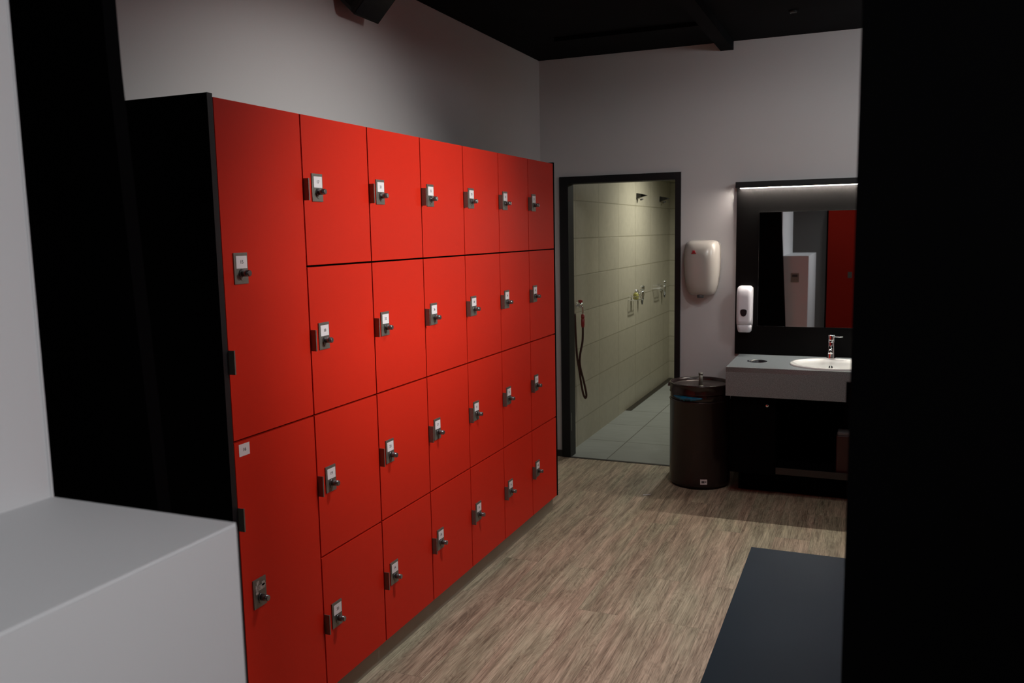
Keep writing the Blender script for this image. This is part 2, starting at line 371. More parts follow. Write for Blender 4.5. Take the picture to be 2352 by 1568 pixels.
# shower room
SX = -0.385; SY = 3.68
bm = B(); bx(bm, SX - 0.1, SX, 0.1, SY + 0.1, 0, 2.5); struct('wall_shower_left', bm, 'tile')
bm = B(); bx(bm, SX, -0.335, 0.1, 0.105, 0, 2.5); bx(bm, 0.465, 1.8, 0.1, 0.11, 0, 2.5); bx(bm, -0.335, 0.465, 0.1, 0.11, 2.055, 2.5); struct('wall_shower_near', bm, 'tile_x')
bm = B(); bx(bm, SX, 1.8, SY, SY + 0.1, 0, 2.5); struct('wall_shower_far', bm, 'tile_x')
bm = B(); bx(bm, 1.8, 1.9, 0.1, SY + 0.1, 0, 2.5); struct('wall_shower_right', bm, 'tile')
bm = B(); bx(bm, SX - 0.1, 1.9, 0.1, SY + 0.1, 2.5, 2.6); struct('ceiling_shower', bm, 'wall_white')
bm = B(); bx(bm, SX, 1.8, 0.0, SY, -0.1, 0.0)
struct('floor_shower', bm, 'tile_f')
tag(box_obj('drain_channel', 'drain', (SX, SX + 0.055, 1.78, SY, 0.0, 0.004)), 'long dark drain channel in the tiled shower floor against the wall', 'drain')
tag(box_obj('threshold_strip', 'skirt', (-0.328, 0.459, -0.022, 0.004, 0.0, 0.004)), 'thin dark threshold strip between wood floor and shower tiles', 'threshold')

# ------------------------------------------------------------------ lockers
CW = 0.402; Y0 = -4.0507; ZB = 0.0977; ZT = 2.1016; GAP = 0.0034
RZ = [ZT, 1.6024, 1.0972, 0.5915, ZB]
def door_mesh(h, wd=CW):
    bm = B(); bx(bm, -0.018, 0.0, GAP, wd - GAP, 0, h - 2 * GAP, bev=0.0014); return bm
def plate_mesh(hook=False):
    bm = B(); bx(bm, 0.0, 0.004, 0, 0.060, 0, 0.093, bev=0.0012)
    cyl(bm, (0.004, 0.034, 0.022), (1, 0, 0), 0.012, 0.012, 0.0015)
    return bm
def knob_mesh():
    bm = B(); cyl(bm, (0.0, 0, 0), (1, 0, 0), 0.0125, 0.0115, 0.005, 28); cyl(bm, (0.006, 0, 0), (1, 0, 0), 0.0105, 0.0095, 0.024, 28)
    cyl(bm, (0.030, 0, 0), (1, 0, 0), 0.0095, 0.0075, 0.002, 28); return bm
def tab_mesh():
    bm = B()
    bx(bm, 0.0, 0.021, -0.0015, 0.0010, -0.036, 0.036, bev=0.0008)     # fin standing out from the edge of the door
    bx(bm, 0.0190, 0.0215, -0.0015, 0.004, -0.036, 0.036, bev=0.0008)  # folded lip
    return bm
def label_mesh(num):
    bm = B(); bx(bm, 0.0, 0.0008, 0, 0.047, 0, 0.037)
    if num: add_text(bm, num, 0.0150, lambda x, y: (0.00095, 0.0235 + x, 0.0185 + y), bold=0.0004)
    return bm
COLNAMES = ['nearest column of the wall', 'second column from the camera', 'third column from the camera', 'fourth column from the camera',
            'fifth column from the camera', 'second to last column by the doorway', 'last column beside the doorway']
def add_door(root, z0, z1, num, platez, tabz, labelpos=None, worn=False, data={}):
    d = obj('door', door_mesh(z1 - z0), 'red', root, (0, 0, z0 + GAP)) if round(z1 - z0, 3) not in data else None
    key = round(z1 - z0, 3)
    if d is None:
        d = bpy.data.objects.new('door', data[key]); COL.objects.link(d); d.parent = root; d.location = (0, 0, z0 + GAP)
    data[key] = d.data
    dz = z0 + GAP
    def sub(nm, fn, m, loc, lab=None):
        k = 'm_' + nm
        if k not in data or nm == 'number_label':
            o = obj(nm, fn(), m, d, loc)
            if nm != 'number_label': data[k] = o.data
        else:
            o = bpy.data.objects.new(nm, data[k]); COL.objects.link(o); o.parent = d; o.location = loc
        if lab: o['label'] = lab
        return o
    sub('lock_plate', plate_mesh, 'steel', (0.0, 0.045, platez - 0.0465 - dz))
    sub('lock_knob', knob_mesh, 'knob', (0.004, 0.045 + 0.030, platez - 0.0140 - dz))
    sub('pull_tab', tab_mesh, 'steel', (0.0, 0.003, tabz - dz))
    lp = labelpos or (0.0042, 0.045 + 0.0085, platez - 0.0 - dz + 0.0)
    lo = sub('number_label', lambda: label_mesh(num), ['label', 'ink'], lp, 'white label reading %s' % num)
    if worn: obj('sticker_residue', worn_mesh(), 'worn', d, (0.0042, 0.045 + 0.009, platez - dz - 0.002))
    return d
def worn_mesh():
    bm = B()
    for a, b, c, e in ((0.0, 0.012, 0.0, 0.030), (0.010, 0.046, 0.010, 0.026), (0.006, 0.018, 0.030, 0.042), (0.030, 0.044, 0.020, 0.034)):
        bx(bm, 0.0, 0.0006, a, b, c, e)
    return bm
def carcass(root, side=None):
    bm = B(); bx(bm, -0.52, -0.0185, 0.0, CW, ZB, ZT); obj('carcass', bm, 'black', root)
def tall_column():
    t = thing('locker_column', 'red locker column nearest the camera, two tall doors 15 and 16, black side', 'locker', (0, Y0, 0), 0, 'red locker columns along the left wall')
    carcass(t)
    add_door(t, RZ[2], RZ[0], '15', 1.611, 1.338)
    add_door(t, RZ[4], RZ[2], '16', 0.602, 0.860, labelpos=(0.0002, 0.022, 1.048 - ZB - GAP), worn=True)
    box_obj('side_panel', 'black', (-0.52, 0.0, -0.022, 0.0, ZB, ZT + 0.006), t, 0.001)
    box_obj('panel_edge', 'black_edge', (0.0, 0.0012, -0.022, -0.001, ZB, ZT + 0.006), t)
    return t
tall_column()
proto = thing('locker_column', '', 'locker', (0, Y0 + CW, 0), 0, 'red locker columns along the left wall')
carcass(proto)
for r_ in range(4):
    zc = (RZ[r_] + RZ[r_ + 1]) / 2 + (0.012 if r_ else 0.012)
    add_door(proto, RZ[r_ + 1], RZ[r_], str(17 + r_), zc, zc - 0.008)
WORDS = ['second locker column from the camera, red doors numbered 17 to 20', 'third red locker column, doors 21 to 24, brass-bright line on its top lock',
         'fourth red locker column, doors numbered 25 to 28', 'fifth red locker column, doors numbered 29 to 32',
         'sixth red locker column, doors 33 to 36, one before the far end', 'last red locker column by the doorway, doors 37 to 40, black end panel']
WORDS[1] = 'third red locker column from the camera, doors numbered 21 to 24'
for k in range(6):
    c = proto if k == 0 else copy_tree(proto)
    c.location = (0, Y0 + CW * (k + 1), 0); c['label'] = WORDS[k]
    ds = sorted([d for d in kids(c) if d.name.startswith('door')], key=lambda d: -d.location.z)
    if k:
        for r_, d in enumerate(ds):
            num = str(17 + 4 * k + r_)
            for s in kids(d):
                if s.name.startswith('number_label'):
                    bm = label_mesh(num); bmesh.ops.recalc_face_normals(bm, faces=bm.faces)
                    me = bpy.data.meshes.new('number_label'); bm.to_mesh(me); bm.free()
                    me.materials.append(M['label']); me.materials.append(M['ink'])
                    s.data = me; s['label'] = 'white label reading %s' % num
    if k == 5:
        box_obj('end_panel', 'black', (-0.52, 0.0, CW, CW + 0.020, ZB, ZT + 0.004), c, 0.001)
bm = B(); bx(bm, -0.50, -0.035, Y0 - 0.02, Y0 + 7 * CW + 0.018, 0.0, ZB)
tag(obj('locker_plinth', bm, 'plinth'), 'grey kickboard running along the floor beneath the red lockers', 'plinth')

# right-hand locker bank (seen as the black edge at the right of the picture)
RBX = 1.7141; t = thing('locker_bank', 'tall black sided locker bank filling the right foreground', 'locker', (RBX, -5.011, 0))
box_obj('side_panel', 'black', (0.0, 0.52, 0.0, 0.022, 0.0, 2.12), t, 0.001)
box_obj('carcass', 'black', (0.019, 0.52, 0.022, 2.822, 0.0, 2.10), t)
bm_h = B(); bx(bm_h, 0.52, 1.5, 0.0, 0.12, 0.0, 2.12)
obj('back_panel', bm_h, 'black', t)
for k in range(7):
    d = box_obj('door', 'red', (0.0, 0.018, 0.022 + 0.4 * k + 0.002, 0.022 + 0.4 * (k + 1) - 0.002, 0.10, 2.10), t, 0.0014)
    obj('pull_tab', (lambda b: (bx(b, -0.012, 0.0, 0.022 + 0.4 * k + 0.36, 0.022 + 0.4 * k + 0.3625, 1.395, 1.465, 0.0006), b)[1])(B()), 'black', d)

# lockers behind the camera, seen in the mirror
t = thing('locker_cabinet', 'tall red locker seen only in the mirror, standing against the back wall', 'locker', (1.115, -8.0, 0))
box_obj('carcass', 'black', (0.0, 1.22, -0.44, -0.019, 0.0, 2.10), t)
box_obj('side_panel', 'black', (-0.02, 0.0, -0.44, 0.0, 0.0, 2.11), t)
for k in range(3):
    d = box_obj('door', 'red', (0.003 + 0.405 * k, 0.403 + 0.405 * k, -0.019, 0.0, 0.10, 2.10), t, 0.0014)
    b = B(); bx(b, 0.403 + 0.405 * k - 0.105, 0.403 + 0.405 * k - 0.045, 0.0, 0.004, 0.93, 1.02, 0.001); cyl(b, (0.403 + 0.405 * k - 0.075, 0.004, 0.965), (0, 1, 0), 0.011, 0.010, 0.026); obj('lock_plate', b, 'steel', d)

# tall black panel standing behind the stepped wall, its free edge leaning
bm = B(); prism(bm, [(WX + 0.002, 0.0), (0.806, 0.0), (0.704, 1.95), (0.685, CZ), (WX + 0.002, CZ)], 1, -5.06, -5.035)
tag(obj('black_panel', bm, 'black'), 'tall black upright panel between the white stepped wall and the lockers', 'panel')

# thermostat on the ledge wall (seen in the mirror)
t = thing('thermostat', 'small thermostat with dark display on the white ledge wall, seen in the mirror', 'thermostat', (0.865, -5.21, 1.085))
box_obj('housing', 'steel', (-0.047, 0.047, 0.0, 0.018, -0.055, 0.055), t, 0.003)
box_obj('display', 'screen', (-0.032, 0.032, 0.018, 0.0195, 0.008, 0.040), t)

# ------------------------------------------------------------------ bench
t = thing('bench', 'low dark blue-grey bench in the right foreground beside the black lockers', 'bench', (1.33, -4.90, 0))
box_obj('seat', 'bench', (0.0, 0.383, 0.0, 2.244, 0.420, 0.450), t, 0.002)
for yy in (0.25, 1.1, 1.95):
    b = B(); bx(b, 0.12, 0.16, yy, yy + 0.04, 0.0, 0.420); bx(b, 0.16, 0.383, yy, yy + 0.04, 0.38, 0.420); obj('leg', b, 'frame', t)

# ------------------------------------------------------------------ vanity
CT = 0.842
def curve_plate(name, outer, holes, z0, z1, m, parent):
    cu = bpy.data.curves.new(name, 'CURVE'); cu.dimensions = '2D'; cu.fill_mode = 'BOTH'; cu.extrude = (z1 - z0) / 2
    for pts in [outer] + holes:
        s = cu.splines.new('POLY'); s.points.add(len(pts) - 1)
        for i, q in enumerate(pts): s.points[i].co = (q[0], q[1], 0, 1)
        s.use_cyclic_u = True
    ob = bpy.data.objects.new(name, cu); COL.objects.link(ob); dg = bpy.context.evaluated_depsgraph_get(); dg.update()
    me = bpy.data.meshes.new_from_object(ob.evaluated_get(dg)); bpy.data.objects.remove(ob); bpy.data.curves.remove(cu)
    me.transform(Matrix.Translation((0, 0, (z0 + z1) / 2))); me.materials.clear(); me.materials.append(M[m])
    o = bpy.data.objects.new(name, me); COL.objects.link(o); o.parent = parent
    return o
def ell(cx, cy, a, b, n=64): return [(cx + a * math.cos(2 * PI * i / n), cy + b * math.sin(2 * PI * i / n)) for i in range(n)]
SKX, SKY, SKA, SKB = 1.545, -0.372, 0.268, 0.222
VX0, VX1, VY = 0.912, 2.25, -0.615
vt = thing('washbasin_vanity', 'grey speckled counter with white oval basin on a black cabinet under the mirror', 'vanity', (0, 0, 0))
ct = curve_plate('countertop', [(VX0, VY), (VX1, VY), (VX1, -0.002), (VX0, -0.002)], [ell(SKX, SKY, SKA - 0.02, SKB - 0.02), ell(1.068, -0.325, 0.062, 0.062)], CT - 0.03, CT, 'counter', vt)
bm = B(); bx(bm, VX0, VX1, VY, VY + 0.02, CT - 0.183, CT - 0.03); bx(bm, VX0, VX0 + 0.02, VY + 0.02, -0.002, CT - 0.183, CT - 0.03)
obj('apron', bm, 'counter', vt)
bm = B(); lathe(bm, [(0.064, CT + 0.001), (0.060, CT + 0.002), (0.058, CT - 0.02), (0.056, CT - 0.16), (0.0, CT - 0.165)], 1.068, -0.325); obj('waste_chute', bm, 'dark_plastic', vt)
VB = 0.156
bm = B()
bx(bm, 0.935, 0.953, -0.55, -0.004, VB, CT - 0.183); bx(bm, 0.953, 1.218, -0.53, -0.004, VB, VB + 0.018); bx(bm, 1.200, 1.218, -0.53, -0.004, VB, CT - 0.185)
bx(bm, 0.953, 2.20, -0.024, -0.004, VB, CT - 0.185)
bx(bm, 1.218, 2.20, -0.548, -0.024, VB + 0.006, VB + 0.030)
bx(bm, 2.18, 2.20, -0.548, -0.024, VB + 0.03, CT - 0.185)
bx(bm, 0.97, 2.18, -0.40, -0.05, 0.0, VB)
obj('cabinet', bm, 'black', vt)
dd = box_obj('door', 'black', (0.954, 1.212, -0.568, -0.550, VB + 0.002, CT - 0.187), vt, 0.001)
bm = B(); cyl(bm, (1.163, -0.568, 0.602), (0, -1, 0), 0.006, 0.006, 0.012); lathe(bm, [(0, -0.010), (0.008, -0.009), (0.011, -0.003), (0.011, 0.002), (0.007, 0.006), (0, 0.007)], n=24)
vs = [v for v in bm.verts if abs(v.co.z) < 0.02 and abs(v.co.x) < 0.02]
bmesh.ops.transform(bm, matrix=Matrix.Translation((1.163, -0.584, 0.602)) @ Matrix.Rotation(PI / 2, 4, 'X'), verts=vs)
obj('knob', bm, 'chrome', dd)
box_obj('shelf_rail', 'skirt', (1.218, 2.18, -0.556, -0.548, VB + 0.006, VB + 0.048), vt)
t = thing('canister', 'dark red canister with grey lid in the open side of the vanity', 'canister', (1.645, -0.47, VB + 0.030))
bm = B(); bx(bm, -0.075, 0.075, -0.055, 0.055, 0.0, 0.245, bev=0.014, seg=3); obj('body', bm, 'canister', t)
bm = B(); bx(bm, -0.070, 0.070, -0.052, 0.052, 0.245, 0.265, bev=0.008, seg=3); obj('lid', bm, 'grey', t)

# sink and tap

bm = B(); n = 72
prof = [(1.0, 0.0), (1.005, 0.006), (0.985, 0.013), (0.93, 0.014), (0.90, 0.008), (0.885, -0.01), (0.85, -0.06), (0.72, -0.11), (0.45, -0.135), (0.12, -0.142), (0.0, -0.143)]
lathe(bm, [(r, z) for r, z in prof], 0, -0.0, SKA, SKB, n)
# move the basin hollow towards the front so the tap has a ledge behind it
for v in bm.verts:
    k = max(0.0, 1 - math.hypot(v.co.x / SKA, v.co.y / SKB))
    if v.co.z < 0.012 and k > 0.05: v.co.y -= 0.03 * min(1, (k - 0.05) * 8); v.co.y *= 0.94
sk = obj('washbasin', bm, 'tap_white', vt, (SKX, SKY, CT), label='white oval ceramic basin')
bm = B(); bm2 = bm
lathe(bm, [(0.0, -0.141), (0.022, -0.1405), (0.024, -0.1425)], 0, -0.03, n=24); obj('drain', bm, 'chrome', sk)
bm = B(); cyl(bm, (-0.03, 0.128, -0.034), (0, -1, 0.15), 0.0125, 0.0125, 0.004); obj('overflow', bm, 'dark_plastic', sk)
bm = B(); bx(bm, -0.0325, -0.0275, 0.1225, 0.125, -0.046, -0.021); obj('overflow_bar', bm, 'chrome', sk)
FX, FY = 1.512, -0.165
t = thing('basin_tap', 'chrome single lever tap standing at the back of the white basin', 'tap', (FX, FY, CT + 0.013))
bm = B()
lathe(bm, [(0.0, 0), (0.027, 0), (0.028, 0.004), (0.0245, 0.010), (0.0225, 0.05), (0.0205, 0.10), (0.020, 0.118), (0.0, 0.118)], n=32)
obj('body', bm, 'chrome', t)
bm = B(); tube(bm, [(0, 0.0, 0.070), (0, -0.045, 0.078), (0, -0.090, 0.070), (0, -0.110, 0.058)], 0.0135, 20); cyl(bm, (0, -0.108, 0.060), (0, -0.1, -1), 0.0145, 0.0145, 0.016, 24)
obj('spout', bm, 'chrome', t)
bm = B(); lathe(bm, [(0.0, 0.119), (0.021, 0.119), (0.0215, 0.124), (0.0215, 0.148), (0.019, 0.153), (0.0, 0.155)], n=32)
cyl(bm, (0.015, -0.004, 0.143), (1, -0.15, 0.02), 0.0052, 0.0045, 0.055, 16); obj('lever', bm, 'chrome', t)

# wall panel, mirror, light
tag(box_obj('vanity_back_panel', 'black_gloss', (0.880, 2.25, -0.020, -0.001, CT + 0.0005, 1.971), bev=0.001), 'black wall panel behind the mirror and above the counter', 'panel')
t = thing('mirror', 'rectangular mirror on the black panel above the washbasin', 'mirror', (1.03, -0.020, 1.04))
bm = B(); bx(bm, 0.0, 1.02, -0.006, 0.0, 0.0, 0.768, bev=0.001, seg=1); obj('glass', bm, 'mirror', t)
t = thing('mirror_light', 'slim black light bar with glowing strip above the mirror', 'light', (0.876, 0, 1.976))
bm = B(); bx(bm, 0.0, 1.38, -0.062, 0.0, 0.004, 0.036, 0.001); bx(bm, 0.0, 1.38, -0.062, -0.056, -0.004, 0.006); bx(bm, 0.0, 1.38, -0.036, 0.0, -0.004, 0.006); bx(bm, 0.0, 0.014, -0.056, -0.036, -0.004, 0.006); bx(bm, 1.366, 1.38, -0.056, -0.036, -0.004, 0.006)
obj('housing', bm, 'frame', t)
bm = B(); bx(bm, 0.030, 1.350, -0.050, -0.042, -0.0065, 0.004); bx(bm, 0.030, 1.350, -0.0495, -0.0425, -0.0070, -0.0066, mi=1)
obj('led_strip', bm, ['led_edge', 'led'], t)

# soap dispenser
t = thing('soap_dispenser', 'white wall soap dispenser with dark button at left edge of black panel', 'soap dispenser', (0.949, -0.021, 1.0))
def rrect(w, d, z, r=0.018, yoff=0, n=5, front=True):
    """half-rounded section against the wall (y=0) bulging towards -y"""
    pts = [(-w / 2, yoff, z)]
    for i in range(n + 1):
        a = PI + (PI / 2) * i / n; pts.append((-w / 2 + r + r * math.cos(a), -d + r + r * math.sin(a), z))
    for i in range(n + 1):
        a = 1.5 * PI + (PI / 2) * i / n; pts.append((w / 2 - r + r * math.cos(a), -d + r + r * math.sin(a), z))
    pts.append((w / 2, yoff, z)); return pts
bm = B(); loft(bm, [rrect(0.098, 0.05, 0.045, 0.015), rrect(0.100, 0.052, 0.06, 0.015), rrect(0.102, 0.052, 0.295, 0.015), rrect(0.098, 0.046, 0.305, 0.015)]); obj('back_plate', bm, 'plastic', t)
bm = B(); S = [(0.074, 0.060, 0.0, 0.02), (0.084, 0.074, 0.006, 0.024), (0.092, 0.084, 0.03, 0.024), (0.096, 0.092, 0.055, 0.024)]
loft(bm, [rrect(a, b, z, r) for a, b, z, r in S]); obj('nozzle_cover', bm, 'plastic', t)
bm = B(); S = [(0.098, 0.094, 0.0565, 0.024), (0.100, 0.098, 0.09, 0.024), (0.100, 0.100, 0.24, 0.026), (0.100, 0.096, 0.28, 0.028), (0.094, 0.084, 0.302, 0.03), (0.080, 0.062, 0.312, 0.028), (0.06, 0.04, 0.316, 0.018)]
loft(bm, [rrect(a, b, z, r) for a, b, z, r in S]); obj('cover', bm, 'plastic', t)
bm = B(); P = [(-0.022, 0.146), (-0.019, 0.157), (-0.010, 0.161), (0.010, 0.161), (0.019, 0.157), (0.022, 0.146), (0.020, 0.130), (0.012, 0.117), (0.0, 0.112), (-0.012, 0.117), (-0.020, 0.130)]
prism(bm, P, 1, -0.0965, -0.1030)
obj('button', bm, 'dark_plastic', t)

# hand dryer
t = thing('hand_dryer', 'cream wall hand dryer with small red logo between doorway and mirror', 'hand dryer', (0.652, 0.0, 1.25))
def sup(w, d, z, e=3.2, n=32):
    pts = []
    for i in range(n + 1):
        a = PI + PI * i / n; c, s = math.cos(a), math.sin(a)
        pts.append((w / 2 * math.copysign(abs(c) ** (2 / e), c), d * math.copysign(abs(s) ** (2 / e), s), z))
    return pts
bm = B()
S = [(0.150, 0.085, 0.0), (0.170, 0.105, 0.008), (0.192, 0.125, 0.03), (0.216, 0.142, 0.075), (0.232, 0.150, 0.13), (0.240, 0.153, 0.19), (0.242, 0.150, 0.26), (0.238, 0.140, 0.315), (0.230, 0.122, 0.345), (0.214, 0.095, 0.362), (0.18, 0.06, 0.372), (0.14, 0.03, 0.376)]
loft(bm, [sup(a, b, z) for a, b, z in S]); obj('cover', bm, 'dryer', t)
bm = B(); S = [(0.176, 0.006, 0.012), (0.208, 0.006, 0.045), (0.238, 0.006, 0.12), (0.248, 0.006, 0.20), (0.250, 0.006, 0.27), (0.244, 0.006, 0.345), (0.22, 0.006, 0.360)]
loft(bm, [[(-a / 2, -0.001, z), (-a / 2, -b - 0.010, z), (a / 2, -b - 0.010, z), (a / 2, -0.001, z)] for a, b, z in S], smooth=False); obj('back_plate', bm, 'dryer', t)
bm = B(); cyl(bm, (0.0, -0.075, 0.004), (0, -0.25, -1), 0.026, 0.022, 0.022); obj('air_nozzle', bm, 'grey', t)
bm = B()
prism(bm, [(-0.018, 0.268), (0.014, 0.268), (0.014, 0.272), (-0.018, 0.272)], 1, -0.1462, -0.1532)
prism(bm, [(-0.016, 0.275), (0.010, 0.275), (0.004, 0.283), (0.002, 0.292), (-0.006, 0.287), (-0.013, 0.291), (-0.010, 0.282)], 1, -0.1448, -0.1514)
bmesh.ops.translate(bm, verts=bm.verts, vec=(-0.033, 0.0, 0.02)); bmesh.ops.translate(bm, verts=bm.verts, vec=(0, 0.0045, 0))
obj('logo', bm, 'logo_red', t)

# waste bin
BX, BYY, BR = 0.703, -0.335, 0.2
t = thing('waste_bin', 'tall dark brown metal waste bin with blue bag, between doorway and washbasin', 'waste bin', (BX, BYY, 0))
bm = B()
lathe(bm, [(0.0, 0.0), (BR - 0.012, 0.0), (BR - 0.012, 0.015), (BR, 0.018), (BR + 0.002, 0.03), (BR, 0.055), (BR, 0.575), (BR + 0.003, 0.578), (BR + 0.003, 0.583), (BR, 0.586), (BR - 0.010, 0.587), (BR - 0.014, 0.40), (0.0, 0.39)], n=72)
obj('body', bm, 'bin', t)
bm = B()
lathe(bm, [(BR - 0.016, 0.55), (BR - 0.006, 0.590), (BR - 0.003, 0.602), (BR - 0.004, 0.622), (BR - 0.010, 0.640), (BR - 0.018, 0.645)], n=72); obj('inner_ring', bm, 'bin', t)
bm = B()
lathe(bm, [(BR - 0.006, 0.628), (BR + 0.002, 0.630), (BR + 0.002, 0.634), (BR, 0.637), (BR, 0.680), (BR + 0.003, 0.684), (BR + 0.002, 0.692), (BR - 0.006, 0.694), (BR - 0.014, 0.690), (BR - 0.018, 0.672)], n=72)
lathe(bm, [(BR - 0.018, 0.672), (BR - 0.03, 0.661), (0.10, 0.655), (0.0, 0.654)], n=72, mi=1)
obj('lid', bm, ['bin', 'bin_in'], t)
bm = B(); cyl(bm, (0.002, 0, 0.655), (0, 0, 1), 0.013, 0.013, 0.095, 24); cyl(bm, (0.002, 0, 0.660), (0, 0, 1), 0.022, 0.016, 0.006, 24); cyl(bm, (0.002, 0, 0.736), (0, 0, 1), 0.0145, 0.0145, 0.016, 24)
obj('lid_post', bm, 'steel', t)
bm = B(); secs = []
import random; random.seed(4)
for i in range(25):
    a = math.radians(222 + i * 2.6); ww = math.sin(PI * i / 24); dr = random.uniform(-0.001, 0.003)
    z1 = 0.616 + 0.006 * ww; z0 = 0.608 - 0.016 * ww * (0.7 + 0.5 * random.random())
    secs.append([((BR + 0.0015 + dr) * math.cos(a), (BR + 0.0015 + dr) * math.sin(a), z0), ((BR + 0.004 + dr) * math.cos(a), (BR + 0.004 + dr) * math.sin(a), (z0 + z1) / 2), ((BR - 0.003) * math.cos(a), (BR - 0.003) * math.sin(a), z1), ((BR - 0.008) * math.cos(a), (BR - 0.008) * math.sin(a), (z0 + z1) / 2)])
loft(bm, secs); tag(obj('bin_bag', bm, 'bag', t, label='blue plastic bag edge'), 'x', 'x') if False else obj('bin_bag', bm, 'bag', t, label='blue plastic bag edge')
bm = B(); prism(bm, [(-0.012, 0.0), (0.012, 0.0), (0.008, 0.03), (-0.006, 0.028)], 1, 0.0, 0.02)
bmesh.ops.transform(bm, matrix=Matrix.Translation((-BR - 0.004, -0.02, 0.655)), verts=bm.verts); obj('hinge', bm, 'grey', t)
# rating sticker curved on the front of the bin
bm = B(); secs = []
a0 = math.radians(288)
for i in range(7):
    a = a0 - 0.11 + 0.22 * i / 6
    secs.append([(r * math.cos(a), r * math.sin(a), z) for r, z in ((BR + 0.0016, 0.040), (BR + 0.0016, 0.075), (BR + 0.0022, 0.075), (BR + 0.0022, 0.040))])
loft(bm, secs, smooth=False)
for (u0, u1, z0, z1) in ((-0.07, 0.025, 0.050, 0.065), (0.04, 0.085, 0.054, 0.063)):
    q = []
    for i in range(5):
        a = a0 + u0 + (u1 - u0) * i / 4; q.append([((BR + 0.0030) * math.cos(a), (BR + 0.0030) * math.sin(a), z) for z in (z0, z1)])
    for A_, B_ in zip(q, q[1:]):
        f = bm.faces.new([bm.verts.new(p) for p in (A_[0], A_[1], B_[1], B_[0])]); f.material_index = 1
obj('sticker', bm, ['label', 'grey'], t)

# scrap of paper on the floor
bm = B(); secs = []
for i in range(7):
    u = i / 6; secs.append([(0.415 + 0.05 * u, -0.752 - 0.006 * math.sin(u * 5), 0.001 + 0.006 * u * u), (0.415 + 0.05 * u, -0.740 + 0.003 * math.sin(u * 4), 0.001 + 0.009 * u * u), (0.415 + 0.05 * u, -0.740 + 0.003 * math.sin(u * 4), 0.0016 + 0.009 * u * u), (0.415 + 0.05 * u, -0.752 - 0.006 * math.sin(u * 5), 0.0016 + 0.006 * u * u)])
loft(bm, secs, smooth=False); tag(obj('paper_scrap', bm, 'paper'), 'tiny white scrap of paper lying on the wood floor near the bin', 'litter')

# ------------------------------------------------------------------ speaker, ceiling sensor, lamps
t = thing('wall_speaker', 'black speaker tilted down high on the left wall above the lockers', 'speaker', (WX, -2.503, 2.80))
a = Vector((0.707, 0, 0.707)); bk = Vector((-0.707, 0, 0.707)); fb = Vector((-0.45 - WX, 0, 2.690 - 2.80))
def sp(u, v, y): q = fb + a * u + bk * v; return (q.x, y, q.z)
bm = B()
secs = []
for y, ins in ((-0.118, 0.02), (-0.108, 0.004), (-0.09, 0.0), (0.09, 0.0), (0.113, 0.0), (0.115, 0.001)):
    secs.append([sp(ins, ins, y), sp(0.235 - ins, ins, y), sp(0.225 - ins, 0.115 - ins, y), sp(ins, 0.115 - ins, y)])
loft(bm, secs, smooth=False); obj('cabinet', bm, 'frame', t)
bm = B(); loft(bm, [[sp(0.010, -0.003, y), sp(0.225, -0.003, y), sp(0.225, 0.0, y), sp(0.010, 0.0, y)] for y in (-0.095, 0.105)], smooth=False); obj('grille', bm, 'dark_plastic', t)
bm = B(); bx(bm, 0.0, 0.008, -0.04, 0.04, 0.00, 0.11); bx(bm, 0.008, 0.12, -0.012, 0.012, 0.04, 0.06); obj('wall_bracket', bm, 'frame', t)
t = thing('ceiling_sensor', 'tiny pale sensor on the black ceiling near the mirror wall', 'sensor', (1.274, -0.668, CZ))
bm = B(); cyl(bm, (0, 0, -0.012), (0, 0, 1), 0.020, 0.026, 0.012); obj('base', bm, 'frame', t)
bm = B(); cyl(bm, (-0.014, 0, -0.015), (0, 0, 1), 0.004, 0.004, 0.003, 12); cyl(bm, (0.014, 0.002, -0.015), (0, 0, 1), 0.004, 0.004, 0.003, 12); obj('lens', bm, 'steel', t)

# track spotlights and downlights: housings that hold the lamps, the last one for the added fill
for i, (a, b, e, sz, bl, c) in enumerate(SPOTS):
    words = ['black spotlight hanging over the right lockers, aimed at the red lockers', 'round ceiling downlight over the aisle by the bench',
             'round ceiling downlight near the right end of the far wall', 'ceiling downlight at the right of the camera aimed at the stepped white wall', 'round ceiling downlight behind the camera by the back wall', 'round ceiling downlight over the floor before the washbasin', 'added wide fill lamp over the middle of the aisle'][i]
    nm = 'track_spotlight' if i == 0 else 'ceiling_downlight'
    t = thing(nm, words, 'lamp', a)
    d = (Vector(b) - Vector(a)).normalized()
    bm = B(); n = 28
    q = d.to_track_quat('Z', 'Y').to_matrix().to_4x4()
    lathe(bm, [(0.050, -0.10), (0.052, -0.02), (0.052, 0.02), (0.047, 0.02), (0.044, -0.06), (0.0, -0.07), ], n=n)
    lathe(bm, [(0.050, -0.10), (0.0, -0.10)], n=n)
    bmesh.ops.transform(bm, matrix=q, verts=bm.verts)
    obj('housing', bm, 'frame', t)
    bm = B(); lathe(bm, [(0.0, -0.058), (0.043, -0.058)], n=n); bmesh.ops.transform(bm, matrix=q, verts=bm.verts); obj('lens', bm, 'lens', t)
    bm = B(); top = -d * 0.09
    cyl(bm, (top.x, top.y, top.z), (0, 0, 1), 0.008, 0.008, CZ - a[2] - top.z, 12)
    obj('stem', bm, 'frame', t)

